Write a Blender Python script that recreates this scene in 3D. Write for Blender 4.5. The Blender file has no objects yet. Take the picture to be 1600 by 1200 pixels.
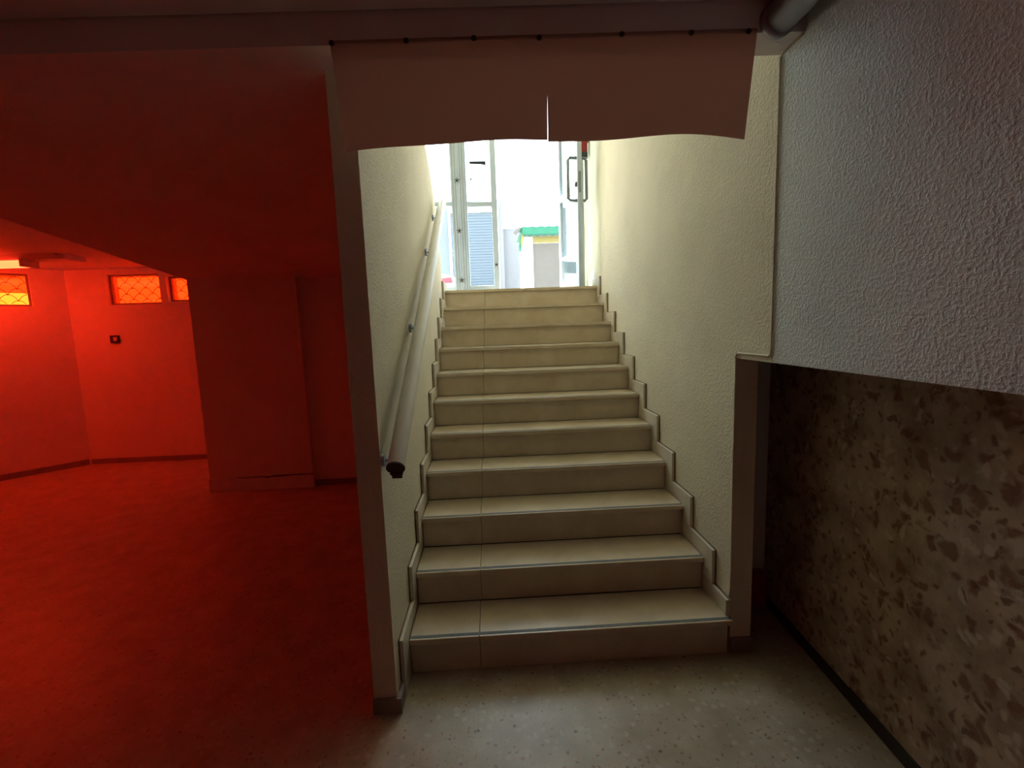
import bpy, bmesh, math, random
from mathutils import Vector, Matrix, noise
random.seed(7)
S = bpy.context.scene
COL = S.collection

# ------------------------------------------------------------------ camera
P_, Y_, R_ = 0.1234, -0.0403, -0.0353          # pitch down, yaw, roll
def cam_axes():
    cy, sy, cp, sp = math.cos(Y_), math.sin(Y_), math.cos(P_), math.sin(P_)
    f = Vector((-sy*cp, cy*cp, -sp)); r = Vector((cy, sy, 0)); u = r.cross(f)
    cr, sr = math.cos(R_), math.sin(R_)
    return r*cr + u*sr, -r*sr + u*cr, f
cr_, cu_, cf_ = cam_axes()
cam = bpy.data.cameras.new('camera'); cam.sensor_width = 36; cam.lens = 733.5/1600*36
cam.clip_start = 0.02; cam.clip_end = 200
camo = bpy.data.objects.new('camera', cam); COL.objects.link(camo)
m = Matrix.Identity(4)
for i in range(3):
    m[i][0], m[i][1], m[i][2] = cr_[i], cu_[i], -cf_[i]
m[0][3], m[1][3], m[2][3] = 0.421, -1.9226, 1.5223
camo.matrix_world = m
S.camera = camo

# ------------------------------------------------------------------ world, sun, exposure
SKY = 7.0
SUN = 60.0
w = bpy.data.worlds.new('world'); S.world = w; w.use_nodes = True
nt = w.node_tree; bg = nt.nodes['Background']
tc = nt.nodes.new('ShaderNodeTexCoord'); sp = nt.nodes.new('ShaderNodeSeparateXYZ')
rp = nt.nodes.new('ShaderNodeValToRGB')
nt.links.new(tc.outputs['Generated'], sp.inputs[0]); nt.links.new(sp.outputs['Z'], rp.inputs[0])
rp.color_ramp.elements[0].position = 0.0; rp.color_ramp.elements[0].color = (0.93, 0.97, 1.0, 1)
rp.color_ramp.elements[1].position = 0.8; rp.color_ramp.elements[1].color = (0.78, 0.89, 1.0, 1)
nt.links.new(rp.outputs[0], bg.inputs['Color']); bg.inputs['Strength'].default_value = SKY
sun = bpy.data.lights.new('sun', 'SUN'); sun.energy = SUN; sun.angle = 0.01; sun.color = (1.0, 0.95, 0.86)
suno = bpy.data.objects.new('sun', sun); COL.objects.link(suno)
suno.rotation_euler = Vector((-0.30, 0.22, 0.93)).to_track_quat('Z', 'Y').to_euler()
def portal(name, loc, normal, sx, sz):
    l = bpy.data.lights.new(name, 'AREA'); l.shape = 'RECTANGLE'; l.size = sx; l.size_y = sz
    l.cycles.is_portal = True
    o = bpy.data.objects.new(name, l); COL.objects.link(o); o.location = loc
    o.rotation_euler = Vector(normal).to_track_quat('-Z', 'Y').to_euler()
portal('daylight_portal', (0.4, 3.42, 3.05), (0, -1, 0), 2.2, 2.3)
S.view_settings.view_transform = 'Standard'; S.view_settings.look = 'None'
S.view_settings.gamma = 1; S.view_settings.use_curve_mapping = False
S.view_settings.exposure = -0.22

# ------------------------------------------------------------------ materials
def _m(name):
    mt = bpy.data.materials.new(name); mt.use_nodes = True
    n = mt.node_tree; return mt, n, n.nodes['Principled BSDF']
def C3(c): return (c[0], c[1], c[2], 1)
def plain(name, col, rough=0.5, metal=0.0, var=0.0, scale=8, bump=0.0, bscale=80):
    mt, n, b = _m(name)
    b.inputs['Base Color'].default_value = C3(col); b.inputs['Roughness'].default_value = rough
    b.inputs['Metallic'].default_value = metal
    t = n.nodes.new('ShaderNodeTexCoord')
    if var:
        no = n.nodes.new('ShaderNodeTexNoise'); no.inputs['Scale'].default_value = scale; no.inputs['Detail'].default_value = 5
        r = n.nodes.new('ShaderNodeValToRGB')
        r.color_ramp.elements[0].position = 0.3; r.color_ramp.elements[1].position = 0.7
        r.color_ramp.elements[0].color = C3([c*(1-var) for c in col]); r.color_ramp.elements[1].color = C3([min(1, c*(1+var*.5)) for c in col])
        n.links.new(t.outputs['Object'], no.inputs['Vector']); n.links.new(no.outputs['Fac'], r.inputs[0]); n.links.new(r.outputs[0], b.inputs['Base Color'])
    if bump:
        nb = n.nodes.new('ShaderNodeTexNoise'); nb.inputs['Scale'].default_value = bscale; nb.inputs['Detail'].default_value = 4
        bp = n.nodes.new('ShaderNodeBump'); bp.inputs['Strength'].default_value = bump; bp.inputs['Distance'].default_value = 0.01
        n.links.new(t.outputs['Object'], nb.inputs['Vector']); n.links.new(nb.outputs['Fac'], bp.inputs['Height']); n.links.new(bp.outputs[0], b.inputs['Normal'])
    return mt
def plaster(name, col, stain, amount, bump, bscale, rough=0.85):
    """rough sprayed plaster: blotchy tint and a pebbled relief"""
    mt, n, b = _m(name); b.inputs['Roughness'].default_value = rough
    t = n.nodes.new('ShaderNodeTexCoord')
    a = n.nodes.new('ShaderNodeTexNoise'); a.inputs['Scale'].default_value = 2.2; a.inputs['Detail'].default_value = 6; a.inputs['Roughness'].default_value = 0.62
    r = n.nodes.new('ShaderNodeValToRGB'); r.color_ramp.elements[0].position = 0.42; r.color_ramp.elements[1].position = 0.75
    r.color_ramp.elements[0].color = (0, 0, 0, 1); r.color_ramp.elements[1].color = (amount, amount, amount, 1)
    mx = n.nodes.new('ShaderNodeMix'); mx.data_type = 'RGBA'; mx.inputs[6].default_value = C3(col); mx.inputs[7].default_value = C3(stain)
    n.links.new(t.outputs['Object'], a.inputs['Vector']); n.links.new(a.outputs['Fac'], r.inputs[0]); n.links.new(r.outputs[0], mx.inputs[0])
    n.links.new(mx.outputs[2], b.inputs['Base Color'])
    nb = n.nodes.new('ShaderNodeTexNoise'); nb.inputs['Scale'].default_value = bscale; nb.inputs['Detail'].default_value = 3; nb.inputs['Roughness'].default_value = 0.5
    rr = n.nodes.new('ShaderNodeValToRGB'); rr.color_ramp.elements[0].position = 0.42; rr.color_ramp.elements[1].position = 0.66
    bp = n.nodes.new('ShaderNodeBump'); bp.inputs['Strength'].default_value = bump; bp.inputs['Distance'].default_value = 0.006
    n.links.new(t.outputs['Object'], nb.inputs['Vector']); n.links.new(nb.outputs['Fac'], rr.inputs[0]); n.links.new(rr.outputs[0], bp.inputs['Height']); n.links.new(bp.outputs[0], b.inputs['Normal'])
    return mt
def marble(name, col, dark, rough=0.28):
    mt, n, b = _m(name); b.inputs['Roughness'].default_value = rough
    t = n.nodes.new('ShaderNodeTexCoord'); oi = n.nodes.new('ShaderNodeObjectInfo')
    ad = n.nodes.new('ShaderNodeVectorMath'); ad.operation = 'ADD'
    sc = n.nodes.new('ShaderNodeVectorMath'); sc.operation = 'SCALE'; sc.inputs['Scale'].default_value = 17.0
    cb = n.nodes.new('ShaderNodeCombineXYZ')
    for i in range(3): n.links.new(oi.outputs['Random'], cb.inputs[i])
    n.links.new(cb.outputs[0], sc.inputs[0]); n.links.new(t.outputs['Object'], ad.inputs[0]); n.links.new(sc.outputs[0], ad.inputs[1])
    a = n.nodes.new('ShaderNodeTexNoise'); a.inputs['Scale'].default_value = 5; a.inputs['Detail'].default_value = 8; a.inputs['Roughness'].default_value = 0.6; a.inputs['Distortion'].default_value = 0.6
    r = n.nodes.new('ShaderNodeValToRGB'); r.color_ramp.elements[0].position = 0.35; r.color_ramp.elements[1].position = 0.68
    r.color_ramp.elements[0].color = C3(dark); r.color_ramp.elements[1].color = C3(col)
    v = n.nodes.new('ShaderNodeTexVoronoi'); v.inputs['Scale'].default_value = 26
    r2 = n.nodes.new('ShaderNodeValToRGB'); r2.color_ramp.elements[0].position = 0.0; r2.color_ramp.elements[1].position = 0.13
    r2.color_ramp.elements[0].color = (0.72, 0.66, 0.55, 1); r2.color_ramp.elements[1].color = (1, 1, 1, 1)
    mu = n.nodes.new('ShaderNodeMix'); mu.data_type = 'RGBA'; mu.blend_type = 'MULTIPLY'; mu.inputs[0].default_value = 0.5
    n.links.new(ad.outputs[0], a.inputs['Vector']); n.links.new(ad.outputs[0], v.inputs['Vector'])
    n.links.new(a.outputs['Fac'], r.inputs[0]); n.links.new(v.outputs['Distance'], r2.inputs[0])
    n.links.new(r.outputs[0], mu.inputs[6]); n.links.new(r2.outputs[0], mu.inputs[7]); n.links.new(mu.outputs[2], b.inputs['Base Color'])
    return mt
def terrazzo(name):
    mt, n, b = _m(name); b.inputs['Roughness'].default_value = 0.38
    t = n.nodes.new('ShaderNodeTexCoord')
    wn = n.nodes.new('ShaderNodeTexNoise'); wn.inputs['Scale'].default_value = 30; wn.inputs['Detail'].default_value = 2
    wm = n.nodes.new('ShaderNodeMix'); wm.data_type = 'RGBA'; wm.inputs[0].default_value = 0.02
    n.links.new(t.outputs['Object'], wn.inputs['Vector']); n.links.new(t.outputs['Object'], wm.inputs[6]); n.links.new(wn.outputs['Color'], wm.inputs[7])
    base = None
    big = n.nodes.new('ShaderNodeTexNoise'); big.inputs['Scale'].default_value = 7; big.inputs['Detail'].default_value = 6
    rb = n.nodes.new('ShaderNodeValToRGB'); rb.color_ramp.elements[0].position = 0.3; rb.color_ramp.elements[1].position = 0.7
    rb.color_ramp.elements[0].color = (0.40, 0.335, 0.24, 1); rb.color_ramp.elements[1].color = (0.56, 0.50, 0.39, 1)
    n.links.new(t.outputs['Object'], big.inputs['Vector']); n.links.new(big.outputs['Fac'], rb.inputs[0]); base = rb.outputs[0]
    for scale, col, lo, cut in ((42, (0.30, 0.19, 0.11), 0.20, 0.28), (30, (0.58, 0.54, 0.44), 0.22, 0.42), (22, (0.12, 0.08, 0.06), 0.12, 0.16), (60, (0.48, 0.30, 0.15), 0.22, 0.3)):
        v = n.nodes.new('ShaderNodeTexVoronoi'); v.inputs['Scale'].default_value = scale
        n.links.new(wm.outputs[2], v.inputs['Vector'])
        r = n.nodes.new('ShaderNodeValToRGB'); r.color_ramp.elements[0].position = lo; r.color_ramp.elements[1].position = cut
        r.color_ramp.elements[0].color = (0.8, 0.8, 0.8, 1); r.color_ramp.elements[1].color = (0, 0, 0, 1)
        n.links.new(v.outputs['Distance'], r.inputs[0])
        # only some of the cells carry a chip
        sx = n.nodes.new('ShaderNodeSeparateColor'); n.links.new(v.outputs['Color'], sx.inputs[0])
        gt = n.nodes.new('ShaderNodeMath'); gt.operation = 'GREATER_THAN'; gt.inputs[1].default_value = 0.55 if scale != 22 else 0.86
        n.links.new(sx.outputs[0], gt.inputs[0])
        ml = n.nodes.new('ShaderNodeMath'); ml.operation = 'MULTIPLY'; n.links.new(gt.outputs[0], ml.inputs[0]); n.links.new(r.outputs[0], ml.inputs[1])
        mx = n.nodes.new('ShaderNodeMix'); mx.data_type = 'RGBA'; mx.inputs[7].default_value = C3(col)
        n.links.new(ml.outputs[0], mx.inputs[0]); n.links.new(base, mx.inputs[6]); base = mx.outputs[2]
    n.links.new(base, b.inputs['Base Color'])
    return mt
def mottled(name):
    """beige wallpaper with scattered rust brown blotches"""
    mt, n, b = _m(name); b.inputs['Roughness'].default_value = 0.6
    t = n.nodes.new('ShaderNodeTexCoord')
    wn = n.nodes.new('ShaderNodeTexNoise'); wn.inputs['Scale'].default_value = 14; wn.inputs['Detail'].default_value = 4
    wm = n.nodes.new('ShaderNodeMix'); wm.data_type = 'RGBA'; wm.inputs[0].default_value = 0.10
    n.links.new(t.outputs['Object'], wn.inputs['Vector']); n.links.new(t.outputs['Object'], wm.inputs[6]); n.links.new(wn.outputs['Color'], wm.inputs[7])
    big = n.nodes.new('ShaderNodeTexNoise'); big.inputs['Scale'].default_value = 5; big.inputs['Detail'].default_value = 7; big.inputs['Roughness'].default_value = 0.65
    rb = n.nodes.new('ShaderNodeValToRGB'); rb.color_ramp.elements[0].position = 0.32; rb.color_ramp.elements[1].position = 0.62
    rb.color_ramp.elements[0].color = (0.26, 0.185, 0.11, 1); rb.color_ramp.elements[1].color = (0.54, 0.45, 0.32, 1)
    n.links.new(t.outputs['Object'], big.inputs['Vector']); n.links.new(big.outputs['Fac'], rb.inputs[0]); base = rb.outputs[0]
    for scale, col, lo, hi, thr in ((17, (0.20, 0.08, 0.035), 0.25, 0.46, 0.50), (32, (0.17, 0.07, 0.03), 0.25, 0.45, 0.50), (7, (0.13, 0.045, 0.025), 0.16, 0.30, 0.75), (24, (0.62, 0.56, 0.44), 0.2, 0.45, 0.7)):
        v = n.nodes.new('ShaderNodeTexVoronoi'); v.inputs['Scale'].default_value = scale
        n.links.new(wm.outputs[2], v.inputs['Vector'])
        r = n.nodes.new('ShaderNodeValToRGB'); r.color_ramp.elements[0].position = lo; r.color_ramp.elements[1].position = hi
        r.color_ramp.elements[0].color = (0.8, 0.8, 0.8, 1); r.color_ramp.elements[1].color = (0, 0, 0, 1)
        n.links.new(v.outputs['Distance'], r.inputs[0])
        sx = n.nodes.new('ShaderNodeSeparateColor'); n.links.new(v.outputs['Color'], sx.inputs[0])
        gt = n.nodes.new('ShaderNodeMath'); gt.operation = 'GREATER_THAN'; gt.inputs[1].default_value = thr
        n.links.new(sx.outputs[0], gt.inputs[0])
        ml = n.nodes.new('ShaderNodeMath'); ml.operation = 'MULTIPLY'; n.links.new(gt.outputs[0], ml.inputs[0]); n.links.new(r.outputs[0], ml.inputs[1])
        mx = n.nodes.new('ShaderNodeMix'); mx.data_type = 'RGBA'; mx.inputs[7].default_value = C3(col)
        n.links.new(ml.outputs[0], mx.inputs[0]); n.links.new(base, mx.inputs[6]); base = mx.outputs[2]
    n.links.new(base, b.inputs['Base Color'])
    return mt
def film(name, col):
    mt, n, b = _m(name); n.nodes.remove(b); out = n.nodes['Material Output']
    t = n.nodes.new('ShaderNodeBsdfTransparent'); t.inputs[0].default_value = C3(col)
    g = n.nodes.new('ShaderNodeBsdfGlossy'); g.inputs['Roughness'].default_value = 0.03
    lw_ = n.nodes.new('ShaderNodeLayerWeight'); lw_.inputs[0].default_value = 0.5
    pw_ = n.nodes.new('ShaderNodeMath'); pw_.operation = 'POWER'; pw_.inputs[1].default_value = 5.0
    f = n.nodes.new('ShaderNodeMath'); f.operation = 'MULTIPLY_ADD'; f.inputs[1].default_value = 0.95; f.inputs[2].default_value = 0.045
    n.links.new(lw_.outputs['Facing'], pw_.inputs[0]); n.links.new(pw_.outputs[0], f.inputs[0])
    mx = n.nodes.new('ShaderNodeMixShader')
    n.links.new(f.outputs[0], mx.inputs[0]); n.links.new(t.outputs[0], mx.inputs[1]); n.links.new(g.outputs[0], mx.inputs[2]); n.links.new(mx.outputs[0], out.inputs[0])
    return mt
def paper(name, col, trans):
    mt, n, b = _m(name); n.nodes.remove(b); out = n.nodes['Material Output']
    t = n.nodes.new('ShaderNodeBsdfTranslucent'); t.inputs[0].default_value = C3(trans)
    g = n.nodes.new('ShaderNodeBsdfDiffuse'); g.inputs[0].default_value = C3(col)
    mx = n.nodes.new('ShaderNodeMixShader'); mx.inputs[0].default_value = 0.38
    n.links.new(g.outputs[0], mx.inputs[1]); n.links.new(t.outputs[0], mx.inputs[2]); n.links.new(mx.outputs[0], out.inputs[0])
    return mt
def emit(name, col, s):
    mt, n, b = _m(name); b.inputs['Base Color'].default_value = (.5, .5, .5, 1)
    b.inputs['Emission Color'].default_value = C3(col); b.inputs['Emission Strength'].default_value = s
    return mt

M = dict(
 cream=plaster('cream_plaster', (0.80, 0.73, 0.54), (0.60, 0.52, 0.36), 0.4, 0.30, 90),
 grey=plaster('grey_plaster', (0.80, 0.87, 0.87), (0.63, 0.67, 0.65), 0.5, 0.45, 110),
 white=plaster('white_plaster', (0.84, 0.78, 0.72), (0.70, 0.58, 0.50), 0.5, 0.15, 80),
 smooth=plaster('painted_concrete', (0.80, 0.74, 0.72), (0.62, 0.56, 0.54), 0.5, 0.1, 30),
 marble=marble('cream_marble', (0.76, 0.66, 0.50), (0.64, 0.53, 0.37)),
 marble_side=marble('cream_marble_skirting', (0.78, 0.71, 0.58), (0.64, 0.57, 0.44), 0.35),
 terrazzo=terrazzo('terrazzo'),
 mottled=mottled('mottled_wallpaper'),
 strip=plain('grey_strip', (0.16, 0.17, 0.17), 0.6, var=0.2, scale=60),
 mortar=plain('stained_mortar', (0.22, 0.16, 0.10), 0.9, var=0.4, scale=30),
 dirt=plain('dark_joint', (0.06, 0.045, 0.03), 0.9),
 rail=plain('white_rail', (0.82, 0.82, 0.77), 0.35, var=0.06, scale=6),
 cap=plain('dark_cap', (0.04, 0.03, 0.025), 0.6),
 alu=plain('aluminium', (0.50, 0.59, 0.70), 0.45, 0.0, var=0.05),
 alu_dark=plain('aluminium_dark', (0.22, 0.25, 0.26), 0.4, 0.4),
 pipe=plain('dark_pipe', (0.30, 0.29, 0.31), 0.65, var=0.2),
 glass=film('clear_glass', (0.9, 0.97, 0.99)),
 redglass=film('red_film_glass', (1.0, 0.022, 0.0015)),
 glowglass=film('yellow_glow_glass', (1.0, 0.13, 0.008)),  # yellow tint stands in for brighter daylight behind the lower pane
 paper=paper('brown_paper', (0.58, 0.39, 0.34), (0.24, 0.095, 0.065)),
 pin=plain('black_pin', (0.03, 0.015, 0.015), 0.4),
 black=plain('black_plastic', (0.02, 0.02, 0.02), 0.5),
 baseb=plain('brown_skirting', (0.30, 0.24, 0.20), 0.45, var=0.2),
 baseb_dark=plain('dark_strip', (0.035, 0.028, 0.025), 0.5, var=0.3),
 board=plain('pale_board', (0.85, 0.80, 0.78), 0.6, var=0.08),
 red=plain('red_paint', (0.42, 0.015, 0.02), 0.4, var=0.1),
 redx=plain('dark_red_metal', (0.35, 0.02, 0.02), 0.35),
 tube=emit('tube', (1.0, 0.028, 0.008), 24.0),
 tube_added=emit('added_tube', (1.0, 0.028, 0.008), 9.0),
 lampbody=plain('lamp_body', (0.7, 0.6, 0.55), 0.4),
 pave=plain('pale_paving', (0.36, 0.36, 0.34), 0.8, var=0.1),
 green=plain('green_sheet', (0.003, 0.11, 0.06), 0.5, var=0.1),
 yellow=plain('yellow_band', (0.16, 0.14, 0.035), 0.5),
 kpanel=plain('grey_panel', (0.085, 0.083, 0.075), 0.6, var=0.05),
 kwhite=plain('white_paint', (0.8, 0.8, 0.8), 0.5),
 facade=plain('pale_facade', (0.15, 0.165, 0.18), 0.8, var=0.08, scale=1),
 shutter=plain('blue_grey_shutter', (0.10, 0.12, 0.15), 0.5),
 carp=plain('pale_car_paint', (0.62, 0.64, 0.66), 0.2),
 carglass=plain('car_glass', (0.03, 0.04, 0.05), 0.1),
 carlight=plain('car_tail_light', (0.75, 0.03, 0.05), 0.3),
)

# ------------------------------------------------------------------ helpers
def link(name, bm, mat, parent=None, smooth=False, bevel=0.0, recalc=True):
    if bevel > 0:
        bmesh.ops.bevel(bm, geom=list(bm.edges), offset=bevel, segments=1, affect='EDGES', clamp_overlap=True)
    if recalc: bmesh.ops.recalc_face_normals(bm, faces=bm.faces)
    if parent is not None:
        bmesh.ops.translate(bm, verts=bm.verts, vec=-world_loc(parent))
    me = bpy.data.meshes.new(name); bm.to_mesh(me); bm.free()
    me.materials.append(M[mat] if isinstance(mat, str) else mat)
    if smooth:
        for p in me.polygons: p.use_smooth = True
    o = bpy.data.objects.new(name, me); COL.objects.link(o)
    if parent is not None: o.parent = parent
    return o
def world_loc(o):
    v = Vector(o.location)
    while o.parent: o = o.parent; v += Vector(o.location)
    return v
def tag(o, label, cat, group=None):
    o['label'] = label; o['category'] = cat
    if group: o['group'] = group
    return o
def struct(o, label=None, cat=None):
    o['kind'] = 'structure'
    if label: o['label'] = label
    if cat: o['category'] = cat
    return o
def empty(name, loc):
    o = bpy.data.objects.new(name, None); COL.objects.link(o); o.location = loc; o.empty_display_size = 0.1
    return o
def addbox(bm, x0, x1, y0, y1, z0, z1, mtx=None):
    vs = [bm.verts.new((x, y, z)) for x in (x0, x1) for y in (y0, y1) for z in (z0, z1)]
    for f in ((0, 1, 3, 2), (4, 6, 7, 5), (0, 4, 5, 1), (2, 3, 7, 6), (0, 2, 6, 4), (1, 5, 7, 3)):
        bm.faces.new([vs[i] for i in f])
    if mtx is not None: bmesh.ops.transform(bm, matrix=mtx, verts=vs)
    return vs
def box(name, x0, x1, y0, y1, z0, z1, mat, parent=None, bevel=0.0, mtx=None):
    bm = bmesh.new(); addbox(bm, x0, x1, y0, y1, z0, z1, mtx)
    return link(name, bm, mat, parent, bevel=bevel)
def addprism(bm, pts, a0, a1, axis='x'):
    """polygon pts extruded along an axis: axis x -> pts are (y,z); axis y -> (x,z); axis z -> (x,y)"""
    def P(p, a):
        return {'x': (a, p[0], p[1]), 'y': (p[0], a, p[1]), 'z': (p[0], p[1], a)}[axis]
    A = [bm.verts.new(P(p, a0)) for p in pts]; B = [bm.verts.new(P(p, a1)) for p in pts]
    n = len(pts)
    bm.faces.new(A); bm.faces.new(B[::-1])
    for i in range(n): bm.faces.new((A[i], B[i], B[(i+1) % n], A[(i+1) % n]))
def prism(name, pts, a0, a1, mat, parent=None, axis='x', bevel=0.0):
    bm = bmesh.new(); addprism(bm, pts, a0, a1, axis)
    return link(name, bm, mat, parent, bevel=bevel)
def addtube(bm, path, r, n=8, caps=True):
    rings = []
    for i, p in enumerate(path):
        p = Vector(p)
        a = Vector(path[max(0, i-1)]); b = Vector(path[min(len(path)-1, i+1)])
        d = (b-a).normalized()
        ref = Vector((0, 0, 1)) if abs(d.z) < 0.9 else Vector((1, 0, 0))
        u = d.cross(ref).normalized(); v = u.cross(d)
        rings.append([bm.verts.new(p + (u*math.cos(2*math.pi*k/n) + v*math.sin(2*math.pi*k/n))*r) for k in range(n)])
    for a, b in zip(rings, rings[1:]):
        for k in range(n): bm.faces.new((a[k], a[(k+1) % n], b[(k+1) % n], b[k]))
    if caps: bm.faces.new(rings[0][::-1]); bm.faces.new(rings[-1])
def tube(name, path, r, mat, parent=None, n=8):
    bm = bmesh.new(); addtube(bm, path, r, n)
    return link(name, bm, mat, parent, smooth=True)
def wall_holes(name, p0, p1, th, z0, z1, holes, mat):
    """wall from p0 to p1 (plan), thickness to the left of p0->p1, holes = (s0,s1,za,zb) along it"""
    p0 = Vector((p0[0], p0[1], 0)); p1 = Vector((p1[0], p1[1], 0)); L = (p1-p0).length; d = (p1-p0)/L
    mtx = Matrix(((d.x, -d.y, 0, p0.x), (d.y, d.x, 0, p0.y), (0, 0, 1, 0), (0, 0, 0, 1)))
    bm = bmesh.new(); xs = 0
    holes = sorted(holes)
    for s0, s1, za, zb in holes:
        if s0 > xs: addbox(bm, xs, s0, 0, th, z0, z1, mtx)
        addbox(bm, s0, s1, 0, th, z0, za, mtx); addbox(bm, s0, s1, 0, th, zb, z1, mtx)
        xs = s1
    if xs < L: addbox(bm, xs, L, 0, th, z0, z1, mtx)
    return link(name, bm, mat), mtx

T, H, W = 0.2562, 0.17, 1.4456
XL, XR = -0.014, 1.460
G = 0.0006                                       # hairline kept between the stairs and the plaster
LZ = 11*H
SL = 0.017                                       # the beam is very slightly out of level
def zb(x): return 2.40 + SL*(x-0.3)

# ------------------------------------------------------------------ big structure
bm = bmesh.new(); addbox(bm, -6.4, 2.1, -4.6, 4.4, -0.12, 0)
struct(link('floor', bm, 'terrazzo'), 'speckled beige terrazzo floor running through the basement', 'floor')

# stair side walls
pl = [(-0.19, 0), (2.56, 0), (2.56, 1.86), (2.549, 1.911), (2.455, 2.355), (2.35, 2.50), (2.228, 2.627), (1.96, 2.79), (1.778, 2.883), (1.76, 4.35), (-0.19, 4.35)]
struct(prism('wall_left', pl, -0.105, XL, 'cream'), 'cream textured plaster wall on the handrail side of the stairs', 'wall')
pr = [(-0.225, 1.352), (0.03, 1.352), (0.03, 0), (3.5, 0), (3.5, 4.35), (-0.225, 4.35)]
struct(prism('wall_right', pr, XR, XR+0.095, 'cream'), 'cream textured plaster wall on the right side of the stairs', 'wall')
struct(box('wall_front', XR, XR+0.095, -4.5, -0.2255, 1.352, 2.6, 'grey'), 'pale grey pebbled plaster wall at the right edge over the low opening', 'wall')
# recess to the right
rc = [(1.835, 0.40), (1.712, -1.30), (1.60, -4.5), (1.95, -4.5), (1.95, 0.40)]
struct(prism('wall_right', rc, 0, 2.6, 'mottled', axis='z'), 'beige wall with rust brown mottling beyond the low opening', 'wall')
struct(box('wall_back', XR+0.095, 1.95, 0.40, 0.52, 0, 2.62, 'smooth'), 'dark end wall of the recess beside the stairs', 'wall')
# beam, ceilings
def slabx(name, x0, x1, y0, y1, za, zb_, mat):
    bm = bmesh.new(); vs = addbox(bm, x0, x1, y0, y1, za, zb_)
    for v in vs: v.co.z += SL*(v.co.x-0.3)
    return link(name, bm, mat)
struct(slabx('ceiling', -6.4, XR, -0.345, -0.212, 2.40, 2.62, 'smooth'), 'grey painted concrete beam across the head of the stair opening', 'beam')
struct(slabx('ceiling', -6.4, XR, -4.6, -0.353, 2.492, 2.62, 'smooth'), 'dim grey ceiling in front of the beam', 'ceiling')
# recessed dark joint between ceiling and beam is the 8 mm gap left between both slabs
struct(box('ceiling', -6.4, -2.405, -0.211, 4.7, 2.365, 2.5, 'white'), 'pale ceiling of the red lit room', 'ceiling')
so = [(-0.211, 2.398), (2.95, 2.025), (2.95, 2.62), (-0.211, 2.62)]
struct(prism('ceiling', so, -2.41, -0.106, 'white'), 'sloping soffit over the red lit room left of the pillar', 'ceiling')
sc_ = [(-0.21, 2.44), (0.1, 2.62), (2.2, 4.16), (3.32, 4.16), (3.32, 4.4), (2.1, 4.4), (-0.21, 2.9)]
struct(prism('ceiling', sc_, XL+0.001, XR-0.001, 'cream'), 'cream sloping ceiling above the stair flight', 'ceiling')
struct(slabx('ceiling', -6.5, 2.1, -4.8, -0.22, 2.62, 2.80, 'smooth'), 'concrete roof slab over the front of the basement', 'ceiling')
struct(box('ceiling', XR+0.001, 2.1, -0.219, 0.55, 2.60, 2.80, 'smooth'), 'ceiling of the recess beside the stairs', 'ceiling')
struct(box('ceiling', -0.8, XL, 1.6, 3.32, 4.16, 4.4, 'cream'), 'cream ceiling over the left bay of the entrance landing', 'ceiling')
# vestibule left bay
struct(box('wall_left', -0.67, -0.60, 1.77, 3.5, 0, 4.16, 'cream'), 'cream wall closing the left bay of the entrance landing', 'wall')
struct(box('wall_front', -0.655, -0.106, 1.70, 1.7695, 0, 4.16, 'cream'), 'cream return wall of the entrance landing bay', 'wall')
# red room walls
struct(box('wall_back', -1.405, -0.675, 2.745, 2.86, 0, 2.60, 'white'), 'pale wall beside the pillar at the back of the red lit room', 'wall')
col = struct(box('wall_back', -2.41, -1.406, 2.69, 4.0, 0, 2.36, 'white', bevel=0.004), 'broad pale column with a board at its foot in the red lit room', 'column')
wf, mf = wall_holes('wall_back', (-2.42, 3.98), (-4.80, 3.98), -0.19, 0, 2.36, [(0.45, 1.02, 1.955, 2.255), (1.10, 1.72, 1.935, 2.295)], 'white')
struct(wf, 'far wall of the red lit room with two high grilled windows', 'wall')
P0, P1 = Vector((-4.60, 3.98)), Vector((-6.05, 2.43))
dd = (P1-P0).normalized(); nn = Vector((dd.y, -dd.x))
LWL = (P1-P0).length
q0 = P0; q1 = P1
wl, ml_ = wall_holes('wall_left', q0, q1, -0.19, 0, 2.36, [(0.30, 1.35, 1.935, 2.30)], 'white')
struct(wl, 'slanting left wall of the red lit room with a grilled window', 'wall')
wx, mx_ = wall_holes('wall_left', (-6.05, 2.60), (-6.05, -4.5), -0.19, 0, 2.62, [], 'white')
struct(wx, 'outer wall of the red lit room left of the frame', 'wall')
struct(box('wall_front', -6.4, 2.1, -4.72, -4.5, 0, 2.62, 'white'), 'wall behind the viewer', 'wall')

# landing and outside ground
struct(box('floor', XL, XR, 2.62, 3.5, LZ-0.14, LZ, 'terrazzo'), 'entrance landing floor at the head of the stairs', 'floor')
struct(box('floor', -0.598, XL-0.001, 2.56, 3.5, LZ-0.14, LZ, 'terrazzo'), 'left bay floor of the entrance landing', 'floor')
struct(box('floor', -0.598, -0.106, 1.77, 2.56, LZ-0.14, LZ, 'terrazzo'), 'raised floor behind the handrail wall', 'floor')
struct(box('floor', -14, 14, 4.42, 26, LZ-0.25, LZ-0.03, 'pave'), 'pale paving of the street outside', 'ground')
struct(box('floor', -2.3, 14, 3.51, 4.41, LZ-0.25, LZ-0.03, 'pave'), 'pale pavement just outside the entrance door', 'ground')
struct(box('floor', -14, -6.3, -8, 4.41, LZ-0.25, LZ-0.03, 'pave'), 'pale yard beside the red lit room', 'ground')

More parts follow.
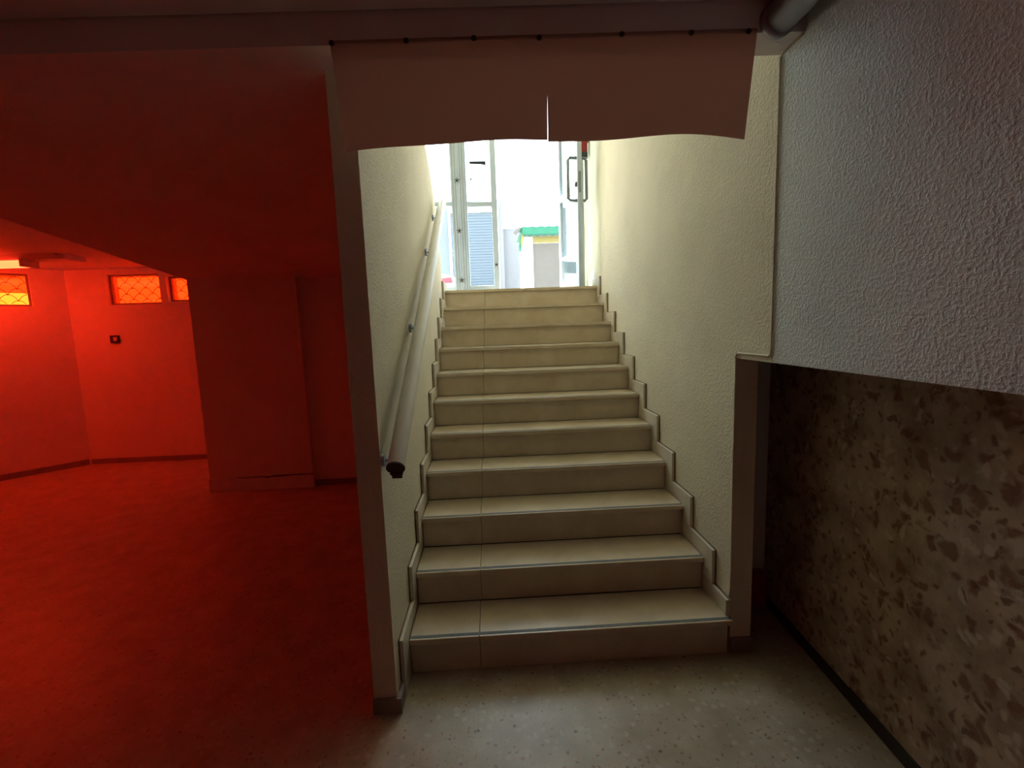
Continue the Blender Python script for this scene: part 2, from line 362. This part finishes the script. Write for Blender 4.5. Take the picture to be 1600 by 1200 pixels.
# ------------------------------------------------------------------ staircase
st = empty('staircase', (0.72, 0, 0))
tag(st, 'cream marble staircase of eleven steps climbing to the glass entrance door', 'staircase')
pts = [(0.045, 0.0)]
for i in range(1, 12):
    y = (i-1)*T
    pts += [(y+0.042, i*H-0.027)]
    if i < 11: pts += [(i*T+0.042, i*H-0.027)]
pts += [(2.615, 11*H-0.027), (2.615, 0)]
pts = [p for k, p in enumerate(pts) if k == 0 or p != pts[k-1]]
prism('concrete_core', pts, 0.008, 1.438, 'dirt', st)
JX = [0.317+0.0065*i for i in range(12)]
for i in range(1, 12):
    y = (i-1)*T; z = i*H
    back = y+T+0.018 if i < 11 else y+0.055
    xa, xb = 0.008, 1.438
    if i == 1: xb = 1.4590
    dx = random.uniform(-0.003, 0.003)
    j = 0.317+0.0055*(i-1)+dx
    for a, b in ((xa, j-0.0012), (j+0.0012, xb)):
        bm = bmesh.new(); addbox(bm, a, b, y, back, z-0.025, z)
        dzz = random.uniform(-0.0008, 0.0008)
        bmesh.ops.translate(bm, verts=bm.verts, vec=(0, random.uniform(-.001, .001), dzz))
        t = link('tread_slab', bm, 'marble', st, bevel=0.002)
        box('grip_strip', a+0.002, b-0.002, y+0.011, y+0.029, z+dzz-0.0004, z+dzz+0.0014, 'strip', t, bevel=0.0004)
        bm = bmesh.new(); addbox(bm, a+(0.001 if a == xa else 0), min(b, 1.444), y+0.022, y+0.040, z-H+(0.001 if i > 1 else 0), z-0.0262)
        link('riser_slab', bm, 'marble', st, bevel=0.001)
FW, UP = 0.082, 0.078
for side in (0, 1):
    x0, x1 = (XL+G, 0.006) if side == 0 else (1.4400, XR-G)
    for i in range(1, 12):
        y = (i-1)*T; z0 = (i-1)*H; z1 = i*H
        yn = i*T if i < 11 else 2.80
        if i == 1:
            if side == 0:
                p = [(-0.11, 0.0), (0.0215, 0.0), (0.0215, z1+0.001), (yn+0.0215, z1+0.001), (yn+0.0215, z1+UP), (-0.11, z1+UP)]
            else:
                p = [(0.034, z1+0.001), (yn+0.0215, z1+0.001), (yn+0.0215, z1+UP), (0.034, z1+UP)]
        else:
            p = [(y-FW, z0+UP+0.0015), (y+0.0215, z0+UP+0.0015), (y+0.0215, z1+0.001), (yn+0.0215, z1+0.001), (yn+0.0215, z1+UP), (y-FW, z1+UP)]
        prism('skirting_tile', p, x0, x1, 'marble_side', st, bevel=0.001)
        # grimy bead of mortar along the top edge of the tile
        xa, xb = (XL+G, -0.0075) if side == 0 else (1.4535, XR-G)
        ys = max(p[0][0], -0.2)
        box('mortar_bead', xa, xb, ys+0.003, yn-FW, z1+UP+0.0005, z1+UP+0.0035, 'mortar', st)
        if not (i == 1 and side == 1):
            box('mortar_bead', xa, xb, ys-0.004, ys-0.0005, (z0+UP+0.005) if i > 1 else 0.07, z1+UP+0.003, 'mortar', st)

# baseboards
def boardrun(name, mtx_or_none, s0, s1, th, h, step, mat, label):
    root = empty(name, (0, 0, 0)); root['kind'] = 'structure'; root['label'] = label; root['category'] = 'baseboard'
    x = s0
    while x < s1-0.02:
        e = min(s1, x+step)
        bm = bmesh.new(); addbox(bm, x+0.0008, e-0.0008, 0, th, 0.0, h+random.uniform(-0.002, 0.002), mtx_or_none)
        link('skirting_tile', bm, mat, root, bevel=0.001); x = e
    return root
pb = empty('baseboard_left', (-0.05, -0.19, 0)); struct(pb, 'brown skirting tile around the foot of the pillar', 'baseboard')
box('skirting_tile', -0.108, 0.0065, -0.204, -0.19, 0, 0.066, 'baseb', pb, bevel=0.0015)
box('skirting_tile', XL, 0.006, -0.1895, -0.1105, 0, 0.066, 'baseb', pb, bevel=0.0015)
jb = empty('baseboard_right', (1.5, 0.03, 0)); struct(jb, 'brown skirting tile at the foot of the right door jamb', 'baseboard')
box('skirting_tile', 1.4595, XR+0.097, 0.016, 0.03, 0, 0.07, 'baseb', jb, bevel=0.0015)
boardrun('baseboard_back', mf, 0.01, 2.17, 0.012, 0.062, 0.33, 'baseb', 'thin skirting along the far wall of the red lit room')
boardrun('baseboard_left', ml_, 0.02, LWL-0.02, 0.012, 0.066, 0.33, 'baseb', 'thin skirting along the slanting wall of the red lit room')
b3 = empty('baseboard_back', (-1.1, 2.74, 0)); struct(b3, 'thin skirting beside the broad column in the red lit room', 'baseboard')
for k in range(2): box('skirting_tile', -1.40+k*0.3, -1.102+k*0.3, 2.731, 2.744, 0, 0.055, 'baseb', b3, bevel=0.001)
# near-black strip along the foot of the mottled wall
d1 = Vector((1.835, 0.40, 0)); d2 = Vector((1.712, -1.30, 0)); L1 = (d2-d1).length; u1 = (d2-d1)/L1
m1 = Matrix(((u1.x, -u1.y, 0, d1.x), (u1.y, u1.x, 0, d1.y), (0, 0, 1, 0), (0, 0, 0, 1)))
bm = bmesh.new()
r4 = boardrun('baseboard_right', m1, 0.02, L1, -0.012, 0.05, 0.33, 'baseb_dark', 'black strip at the foot of the mottled wall')

# plinth board with a split top edge, column foot
bp_ = empty('plinth_board', (-1.9, 2.68, 0)); tag(bp_, 'pale board with a split top edge at the foot of the broad red lit column', 'board')
pp = [(-2.408, 0.0), (-1.396, 0.0), (-1.396, 0.128), (-1.45, 0.130), (-1.52, 0.124), (-1.58, 0.128), (-1.70, 0.120), (-1.80, 0.121), (-1.84, 0.112), (-1.90, 0.122), (-2.05, 0.118), (-2.15, 0.124), (-2.408, 0.128)]
prism('board', pp, 2.668, 2.6895, 'board', bp_, axis='y')
pc = [(-2.15, 0.1255), (-2.05, 0.1205), (-1.90, 0.1245), (-1.84, 0.1145), (-1.80, 0.1235), (-1.70, 0.1225), (-1.58, 0.1305), (-1.52, 0.1265), (-1.45, 0.1325), (-1.40, 0.1305), (-1.40, 0.136), (-1.45, 0.1365), (-1.58, 0.137), (-1.70, 0.134), (-1.80, 0.132), (-1.84, 0.125), (-1.90, 0.130), (-2.05, 0.126), (-2.15, 0.128)]
prism('crack', pc, 2.684, 2.6897, 'dirt', bp_, axis='y')

# ------------------------------------------------------------------ handrail
hr = empty('handrail', (0.055, -0.27, 1.0)); tag(hr, 'long white handrail sloping up the left stair wall', 'handrail')
A = Vector((0.058, -0.262, 1.03)); B = Vector((0.056, 2.132, 2.545))
d = (B-A).normalized(); sx = Vector((1, 0, 0)); up = sx.cross(d).normalized()
def sweep(bm, prof, a, b, d, sx, up):
    ra = [bm.verts.new(a+sx*p[0]+up*p[1]) for p in prof]; rb = [bm.verts.new(b+sx*p[0]+up*p[1]) for p in prof]
    n = len(prof)
    for i in range(n): bm.faces.new((ra[i], rb[i], rb[(i+1) % n], ra[(i+1) % n]))
    bm.faces.new(ra[::-1]); bm.faces.new(rb)
prof = [(0.033*math.cos(t)*1.0, 0.030*max(math.sin(t), -0.75)) for t in [2*math.pi*k/24 for k in range(24)]]
bm = bmesh.new(); sweep(bm, prof, A, B, d, sx, up); o = link('rail', bm, 'rail', hr, smooth=True)
md = o.modifiers.new('e', 'EDGE_SPLIT'); md.split_angle = 0.9
# dark end cap, with the profile of the channel below
pcap = [(-0.036, 0.020), (0.036, 0.020), (0.036, 0.002), (0.024, -0.010), (0.020, -0.036), (-0.020, -0.036), (-0.024, -0.010), (-0.036, 0.002)]
pcap = [(0.034*math.cos(t), 0.031*max(math.sin(t), -0.62)) for t in [2*math.pi*k/24 for k in range(24)]]
bm = bmesh.new(); sweep(bm, pcap, A-d*0.006, A+d*0.001, d, sx, up); link('end_cap', bm, 'cap', hr)
pch = [(-0.024, -0.0228), (0.024, -0.0228), (0.018, -0.030), (0.018, -0.046), (-0.018, -0.046), (-0.018, -0.030)]
bm = bmesh.new(); sweep(bm, pch, A-d*0.012, B, d, sx, up); link('channel', bm, 'cap', hr)
for yy in (-0.165, 0.62, 1.44, 2.0):
    c = A + (B-A)*((yy-A.y)/(B.y-A.y)); zc = c.z
    br = tube('bracket', [(0.050, yy, zc-0.035), (0.045, yy, zc-0.055), (0.020, yy, zc-0.062), (-0.008, yy, zc-0.060)], 0.006, 'alu', hr)
    bm = bmesh.new(); addtube(bm, [(XL+G, yy, zc-0.060), (0.000, yy, zc-0.060)], 0.024, 14); link('wall_plate', bm, 'alu', br)

# ------------------------------------------------------------------ paper pelmet, two sheets
def sheet(name, x0, x1, b0, b1, label, seed, lift, pins, corner):
    """thin stiff paper pinned at its top edge, hanging and curling a little"""
    root = empty(name, ((x0+x1)/2, -0.352, zb((x0+x1)/2))); tag(root, label, 'sheet', 'brown paper sheets pinned along the beam')
    bm = bmesh.new(); NX, NZ = 40, 16; g = []
    for i in range(NX+1):
        s = i/NX; row = []
        for k in range(NZ+1):
            t = k/NZ
            xt = x0+(x1-x0)*s; xb_ = b0+(b1-b0)*s
            x = xt+(xb_-xt)*t
            ztop = zb(x)+0.012
            zbot = corner(s)
            z = ztop+(zbot-ztop)*t
            y = -0.3475 - lift*t*t*(0.6+0.4*math.sin(3.1*s*math.pi/1.0+seed)) - 0.0015*math.sin(9*s+seed)*t
            row.append(bm.verts.new((x, y, z)))
        g.append(row)
    for i in range(NX):
        for k in range(NZ): bm.faces.new((g[i][k], g[i+1][k], g[i+1][k+1], g[i][k+1]))
    bmesh.ops.recalc_face_normals(bm, faces=bm.faces)
    o = link('paper_sheet', bm, 'paper', root, smooth=True, recalc=False)
    for px in pins:
        z = zb(px)+0.004+random.uniform(-.003, .003)
        bm = bmesh.new(); addtube(bm, [(px, -0.3495, z), (px, -0.353, z)], 0.0082, 12); addtube(bm, [(px, -0.353, z), (px, -0.356, z)], 0.0060, 12)
        link('pin', bm, 'pin', root)
    return root
sheet('paper_pelmet', -0.037, 0.6328, -0.009, 0.6248, 'left brown paper sheet pinned along the beam over the stairs', 0.3, 0.012, (-0.030, 0.196, 0.404, 0.607),
      lambda s: 2.079+0.031*math.sin(min(1, s*1.15)*math.pi/2)-0.006*s)
sheet('paper_pelmet', 0.6310, 1.302, 0.6256, 1.267, 'right brown paper sheet pinned along the beam over the stairs', 2.0, 0.010, (0.866, 1.087, 1.271),
      lambda s: 2.097+0.004*s+0.013*math.sin(s*s*math.pi)-0.006*s**6)

# cable and pipe
def arc(cy, cz, r, a0, a1, n=5): return [(cy+r*math.cos(a0+(a1-a0)*k/n), cz+r*math.sin(a0+(a1-a0)*k/n)) for k in range(n+1)]
pa = [(-0.339, 2.417), (-0.232, 2.415)] + [(-0.224, 2.405)] + [(-0.2235+0.001*math.sin(z*7), z) for z in (2.2, 2.0, 1.8, 1.6)]
pa += arc(-0.204, 1.396, 0.020, math.pi, 1.5*math.pi) + [(-0.1, 1.3755), (0.0, 1.3745)] + arc(0.008, 1.354, 0.020, 0.5*math.pi, 0.0) + [(0.0265+0.001*math.sin(z*9), z) for z in (1.3, 1.1, 0.9, 0.7, 0.5, 0.32)] + [(0.034, 0.262)]
cb = tube('cable', [(XR-0.0048, y, z) for y, z in pa], 0.0042, 'cream', n=8); tag(cb, 'thin cream painted cable bent around the corner of the right stair wall', 'cable')
pp_ = empty('pipe', (1.372, -0.345, 2.475)); tag(pp_, 'dark grey pipe under the ceiling ending at the right end of the beam', 'pipe')
bm = bmesh.new(); addtube(bm, [(1.362, -0.3462, 2.449), (1.362, -1.2, 2.449), (1.362, -4.48, 2.449)], 0.050, 20); link('pipe_run', bm, 'pipe', pp_, smooth=True)
bm = bmesh.new(); addtube(bm, [(1.362, -0.3460, 2.449), (1.362, -0.376, 2.449)], 0.055, 20); link('pipe_collar', bm, 'pipe', pp_, smooth=True)

# red thing in the recess
rb_ = empty('red_box', (1.70, 0.36, 0)); tag(rb_, 'dark red low box standing on the floor of the dark recess right of the stairs', 'box')
box('box_body', 1.56, 1.815, 0.335, 0.395, 0, 0.165, 'red', rb_, bevel=0.004)
box('box_lid', 1.555, 1.818, 0.331, 0.397, 0.1655, 0.186, 'red', rb_, bevel=0.003)

# ------------------------------------------------------------------ entrance glazing (plane y = 3.28)
YD = 3.28
s1 = empty('window_1', (-0.3, YD, LZ)); struct(s1, 'fixed glazed sidelight left of the entrance door', 'window')
def bar(n, x0, x1, z0, z1, par, mat='alu', dy=0.03): return box(n, x0, x1, YD-dy, YD+dy, z0, z1, mat, par, bevel=0.003)
bar('stile', -0.599, -0.55, LZ, 4.16, s1)
bar('rail', -0.55, 0.058, 2.80, 2.845, s1); bar('rail', -0.55, 0.058, LZ, LZ+0.09, s1); bar('rail', -0.55, 0.058, 4.10, 4.16, s1)
box('pane', -0.55, 0.058, YD-0.004, YD+0.004, LZ+0.09, 2.80, 'glass', s1); box('pane', -0.55, 0.058, YD-0.004, YD+0.004, 2.845, 4.10, 'glass', s1)
post = bar('post', 0.058, 0.134, LZ, 4.16, s1, dy=0.035)
bar('post', 0.1375, 0.208, LZ, 4.16, s1, dy=0.035)
for x in (0.082, 0.108, 0.160, 0.186): box('bead', x-0.002, x+0.002, YD-0.0385, YD-0.035, LZ, 4.16, 'alu_dark', s1)
def star(x, z, par, y, r=0.03):
    bm = bmesh.new()
    for k in range(5):
        a = math.pi/2+2*math.pi*k/5
        dx, dz = math.cos(a), math.sin(a); px, pz = -dz, dx
        v = [(x+dx*0.005+px*0.0045, z+dz*0.005+pz*0.0045), (x+dx*0.005-px*0.0045, z+dz*0.005-pz*0.0045), (x+dx*r-px*0.002, z+dz*r-pz*0.002), (x+dx*r+px*0.002, z+dz*r+pz*0.002)]
        addprism(bm, v, y-0.004, y, 'y')
    addprism(bm, [(x+0.008*math.cos(t), z+0.008*math.sin(t)) for t in [k*math.pi/3 for k in range(6)]], y-0.006, y, 'y')
    return link('star_fixing', bm, 'cap', par)
for z in (3.054, 2.542, 2.028): star(0.128, z, s1, YD-0.0385)
d1_ = empty('door_1', (0.37, YD, LZ)); struct(d1_, 'narrow closed glass door leaf left of the opening', 'door')
bar('stile', 0.2095, 0.222, LZ+0.005, 4.08, d1_); bar('stile', 0.479, 0.538, LZ+0.005, 4.08, d1_)
bar('rail', 0.222, 0.479, 2.785, 2.835, d1_); bar('rail', 0.222, 0.479, LZ+0.005, LZ+0.095, d1_); bar('rail', 0.222, 0.479, 4.02, 4.08, d1_)
box('pane', 0.222, 0.479, YD-0.004, YD+0.004, LZ+0.095, 2.785, 'glass', d1_); box('pane', 0.222, 0.479, YD-0.004, YD+0.004, 2.835, 4.02, 'glass', d1_)
star(0.508, 2.18, d1_, YD-0.03, 0.022)
# torn tape remnants on the upper pane
def rem(pts): prism('tape_remnant', pts, YD-0.0062, YD-0.0042, 'black', d1_, axis='y')
rem([(0.262, 3.252), (0.435, 3.250), (0.435, 3.205), (0.395, 3.218), (0.262, 3.226)])
rem([(0.262, 3.083), (0.296, 3.083), (0.277, 3.070), (0.270, 3.048), (0.262, 3.048)]); rem([(0.413, 3.077), (0.424, 3.077), (0.428, 3.040), (0.420, 3.050)])
hd = empty('door_2', (0.87, YD, 4.08)); struct(hd, 'door head and right jamb of the entrance opening', 'door frame')
bar('head', 0.2095, XR-0.001, 4.0825, 4.16, hd); bar('jamb', 1.215, 1.275, LZ, 4.08, hd); bar('jamb', 1.385, XR-0.001, LZ, 4.08, hd)
bar('rail', 1.275, 1.385, LZ, LZ+0.09, hd); bar('rail', 1.275, 1.385, 2.785, 2.835, hd)
box('pane', 1.275, 1.385, YD-0.004, YD+0.004, LZ+0.09, 2.785, 'glass', hd); box('pane', 1.275, 1.385, YD-0.004, YD+0.004, 2.835, 4.08, 'glass', hd)
# open leaf: local frame along s from hinge to lock edge
HX, HY = 1.208, 3.24; EX, EY = 1.306, 2.63
LL = math.hypot(EX-HX, EY-HY); ux, uy = (EX-HX)/LL, (EY-HY)/LL
ML = Matrix(((ux, -uy, 0, HX), (uy, ux, 0, HY), (0, 0, 1, 0), (0, 0, 0, 1)))    # local y = across
d3 = empty('door_3', (HX, HY, LZ)); struct(d3, 'open glass entrance door leaf folded back against the right wall', 'door')
def lb(n, s0, s1_, z0, z1, mat='alu', dy=0.02, par=d3, y0=None, y1=None, bev=0.002):
    return box(n, s0, s1_, -dy if y0 is None else y0, dy if y1 is None else y1, z0, z1, mat, par, bevel=bev, mtx=ML)
lb('stile', 0, 0.05, LZ+0.006, 4.07); lb('stile', LL-0.06, LL, LZ+0.006, 4.07, dy=0.022)
lb('rail', 0.05, LL-0.06, LZ+0.006, LZ+0.09); lb('rail', 0.05, LL-0.06, 2.785, 2.845); lb('rail', 0.05, LL-0.06, 4.0, 4.07); lb('rail', 0.05, LL-0.06, 2.19, 2.215)  # thin last rail stands in for a pale reflection in the glass
lb('pane', 0.05, LL-0.06, LZ+0.09, 2.19, 'glass', 0.003, bev=0); lb('pane', 0.05, LL-0.06, 2.215, 2.785, 'glass', 0.003, bev=0); lb('pane', 0.05, LL-0.06, 2.845, 4.0, 'glass', 0.003, bev=0)
lb('lock', LL, LL+0.004, 2.74, 2.93, 'alu_dark', 0.011, bev=0.001)
cy_ = lb('lock_cylinder', LL-0.045, LL-0.02, 2.80, 2.84, 'cap', y0=-0.036, y1=-0.022)
# pull handles on both faces (local y negative = room side)
for sg in (-1, 1):
    off = 0.105 if sg < 0 else 0.075
    r = 0.0145
    path = [(LL-0.03, sg*0.022, 3.055), (LL-0.03, sg*(off-0.02), 3.055), (LL-0.03, sg*off, 3.035), (LL-0.03, sg*off, 2.86), (LL-0.03, sg*off, 2.69), (LL-0.03, sg*(off-0.02), 2.672), (LL-0.03, sg*0.022, 2.672)]
    bm = bmesh.new(); addtube(bm, path, r, 10); bmesh.ops.transform(bm, matrix=ML, verts=bm.verts)
    link('pull_handle', bm, 'alu_dark', d3, smooth=True)
# red object on the wall behind the leaf
fe = empty('wall_canister', (1.405, 2.95, 3.13)); tag(fe, 'dark red canister with black base on the right wall behind the open glass door', 'canister')
bm = bmesh.new(); addtube(bm, [(1.408, 2.95, 3.20), (1.408, 2.95, 3.56), (1.408, 2.95, 3.60)], 0.040, 18); link('canister_body', bm, 'redx', fe, smooth=True)
bm = bmesh.new(); addtube(bm, [(1.408, 2.95, 3.15), (1.408, 2.95, 3.20)], 0.0415, 18); link('canister_foot', bm, 'black', fe)
bm = bmesh.new(); addtube(bm, [(1.408, 2.95, 3.60), (1.408, 2.95, 3.66)], 0.014, 12); link('valve', bm, 'black', fe)
box('bracket', 1.4485, XR, 2.93, 2.97, 3.30, 3.50, 'black', fe)

# ------------------------------------------------------------------ red room windows
def hi_window(name, mtx, s0, s1, z0, z1, label, split=0.0, grille=True):
    root = empty(name, tuple((mtx @ Vector(((s0+s1)/2, -0.12, z0))))); struct(root, label, 'window')
    f = 0.022
    def b(n, a0, a1, y0, y1, c0, c1, mat='baseb'): return box(n, a0, a1, y0, y1, c0, c1, mat, root, mtx=mtx, bevel=0.0)
    bm = bmesh.new()
    for q in ((s0, s1, z0, z0+f), (s0, s1, z1-f, z1), (s0, s0+f, z0+f, z1-f), (s1-f, s1, z0+f, z1-f)):
        addbox(bm, q[0], q[1], -0.10, -0.06, q[2], q[3], mtx)
    link('frame', bm, 'baseb', root)
    bm = bmesh.new(); e = 0.0
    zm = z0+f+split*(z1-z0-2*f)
    for za, zb_, mt in ((zm, z1-f, 'redglass'), (z0+f, zm, 'glowglass')):
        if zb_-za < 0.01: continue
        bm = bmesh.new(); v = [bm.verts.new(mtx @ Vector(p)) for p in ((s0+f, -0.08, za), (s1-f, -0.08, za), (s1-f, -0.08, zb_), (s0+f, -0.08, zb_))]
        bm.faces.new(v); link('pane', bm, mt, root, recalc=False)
    if grille:                                     # scalloped wire grille outside the glass
        bm = bmesh.new(); pw, ph = 0.155, 0.075; r = 0.0032
        row = 0; z = z0+f-ph*0.3
        while z < z1-f:
            x = s0+f-(0.5*pw if row % 2 else 0)
            while x < s1-f:
                pth = []
                for k in range(9):
                    t = k/8; xx = x+pw*t; zz = z+ph*0.95*math.sin(math.pi*t)**0.8
                    if s0+f <= xx <= s1-f and z0+f <= zz <= z1-f: pth.append(mtx @ Vector((xx, -0.13, zz)))
                if len(pth) > 1: addtube(bm, pth, r, 5, False)
                if s0+f < x < s1-f and z0+f < z < z1-f: addbox(bm, x-0.012, x+0.012, -0.134, -0.126, z-0.004, z+0.005, mtx)
                x += pw
            z += ph*0.9; row += 1
        link('grille', bm, 'cap', root)
hi_window('window_2', mf, 1.10, 1.72, 1.935, 2.295, 'wide high window with scalloped wire grille in the far wall, red film on the glass')
hi_window('window_3', mf, 0.45, 1.02, 1.955, 2.255, 'high red film window partly hidden behind the broad column')
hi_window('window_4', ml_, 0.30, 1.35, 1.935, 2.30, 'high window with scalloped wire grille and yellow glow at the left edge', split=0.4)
def portal_m(name, mtx, s0, s1, z0, z1):
    c = mtx @ Vector(((s0+s1)/2, -0.19, (z0+z1)/2)); nrm = mtx.to_3x3() @ Vector((0, 1, 0))
    portal(name, c, nrm, s1-s0, z1-z0)
portal_m('daylight_portal', mf, 1.10, 1.72, 1.935, 2.295); portal_m('daylight_portal', mf, 0.45, 1.02, 1.955, 2.255)
portal_m('daylight_portal', ml_, 0.30, 1.35, 1.935, 2.30)

# wall socket
wsk = empty('wall_socket', (-4.11, 3.975, 1.53)); tag(wsk, 'small square socket box below the grilled window in the red lit room', 'socket')
box('back_box', -4.16, -4.06, 3.955, 3.979, 1.485, 1.575, 'cap', wsk, bevel=0.003); box('plug_insert', -4.115, -4.072, 3.946, 3.955, 1.505, 1.552, 'lampbody', wsk, bevel=0.003)

# ceiling lamp
def batten(dx, dy, label, mt='tube'):
    lf = empty('ceiling_lamp', (-4.7+dx, 3.02+dy, 2.365)); tag(lf, label, 'lamp', 'fluorescent ceiling lamps of the red lit room')
    prism('housing', [(2.86+dy, 2.3645), (3.20+dy, 2.3645), (3.12+dy, 2.322), (2.94+dy, 2.322)], -5.5+dx, -3.72+dx, 'lampbody', lf, axis='x')
    box('end_cap', -3.7195+dx, -3.66+dx, 2.90+dy, 3.16+dy, 2.315, 2.3645, 'lampbody', lf, bevel=0.004)
    for yy in (2.985, 3.075):
        bm = bmesh.new(); addtube(bm, [(-5.45+dx, yy+dy, 2.292), (-4.12+dx, yy+dy, 2.292)], 0.028, 14); link('tube', bm, mt, lf, smooth=True)
    box('lamp_holder', -4.1195+dx, -4.09+dx, 2.94+dy, 3.12+dy, 2.26, 2.3215, 'lampbody', lf, bevel=0.002)
batten(0, 0, 'long fluorescent ceiling lamp glowing in the red lit room near the slanting wall')
batten(0.1, -1.75, 'added fluorescent ceiling lamp brightening the red lit column, left of the frame', 'tube_added')  # unseen lamp, added to lift the column and soffit

# ------------------------------------------------------------------ outside
GZ = LZ-0.03
fb = empty('street_building', (0, 14, GZ)); tag(fb, 'pale sunlit street building seen through the entrance glazing', 'building')
box('wall', -4.5, 0.95, 14, 17, GZ, 5.6, 'facade', fb); box('side_wing', 0.951, 1.75, 14.3, 17, GZ, 4.75, 'facade', fb)
for k in range(38): box('shutter_slat', -0.75, 0.72, 13.95, 13.998, GZ+0.02+k*0.088, GZ+0.100+k*0.088, 'shutter', fb)
box('shutter_frame', -0.83, -0.755, 13.92, 13.999, GZ, GZ+3.37, 'kwhite', fb); box('shutter_frame', 0.725, 0.80, 13.92, 13.999, GZ, GZ+3.37, 'kwhite', fb)
box('shutter_box', -0.83, 0.80, 13.86, 13.999, GZ+3.372, GZ+3.55, 'kwhite', fb)
ks = empty('kiosk', (2.1, 9, GZ)); tag(ks, 'small white kiosk with green corrugated roof and yellow band outside the open door', 'kiosk')
box('panel', 1.445, 3.3, 9.03, 9.06, GZ, 3.36, 'kpanel', ks); box('corner_post', 1.245, 1.443, 8.99, 9.10, GZ, 3.50, 'kwhite', ks)
box('fascia', 1.445, 3.35, 9.0, 9.029, 3.362, 3.50, 'yellow', ks); box('side_wall', 1.27, 1.35, 9.101, 11, GZ, 3.50, 'kwhite', ks); box('back_wall', 1.351, 3.3, 10.92, 11, GZ, 3.50, 'kwhite', ks)
bm = bmesh.new(); n = 60
for j, (y, z) in enumerate(((8.82, 3.53), (11.1, 3.92))):
    pass
rows = []
for y, z in ((8.80, 3.52), (8.82, 3.69), (11.1, 3.75)):
    for_ = [(1.20+2.3*k/n, y, z+0.008*math.sin(k*1.3)) for k in range(n+1)]
    rows.append(for_)
top = [[bm.verts.new(p) for p in r] for r in rows]; bot = [[bm.verts.new((p[0], p[1]+0.012, p[2]-0.012)) for p in r] for r in rows]
for a in (top, bot):
    for r0, r1 in zip(a, a[1:]):
        for k in range(n): bm.faces.new((r0[k], r0[k+1], r1[k+1], r1[k]))
link('corrugated_roof', bm, 'green', ks)
prism('torn_flap', [(1.10, 3.60), (1.20, 3.70), (1.24, 3.66), (1.22, 3.45), (1.17, 3.18), (1.13, 3.16), (1.12, 3.28), (1.16, 3.46), (1.19, 3.58)], 8.90, 8.93, 'green', ks, axis='y')
prism('torn_flap', [(1.19, 3.56), (1.24, 3.48), (1.215, 3.33), (1.18, 3.25), (1.165, 3.36)], 8.87, 8.899, 'yellow', ks, axis='y')
prism('torn_flap', [(1.00, 3.58), (1.12, 3.68), (1.18, 3.68), (1.14, 3.60), (1.06, 3.52)], 8.84, 8.869, 'kpanel', ks, axis='y')
ca = empty('parked_car', (-2.0, 8.6, GZ)); tag(ca, 'pale parked car with a red tail light outside the glazed sidelight', 'car')
cp = [(-3.9, 2.20), (-3.85, 2.50), (-3.2, 2.62), (-2.7, 2.98), (-1.5, 3.02), (-0.78, 2.72), (-0.34, 2.66), (-0.28, 2.30), (-0.32, 2.02), (-3.85, 2.02)]
cp = [(x, z) for x, z in cp]
prism('body', cp, 8.6, 10.2, 'carp', ca, axis='y', bevel=0.03)
prism('side_window', [(-3.05, 2.66), (-2.66, 2.93), (-1.52, 2.96), (-0.95, 2.72)], 8.588, 8.5995, 'carglass', ca, axis='y')
prism('tail_light', [(-0.62, 2.60), (-0.40, 2.62), (-0.37, 2.50), (-0.60, 2.49)], 8.585, 8.5995, 'carlight', ca, axis='y')
for wx_ in (-3.25, -0.95):
    for wy in (8.58, 10.05):
        bm = bmesh.new(); addtube(bm, [(wx_, wy, GZ+0.31), (wx_, wy+0.18, GZ+0.31)], 0.31, 20); link('wheel', bm, 'black', ca)
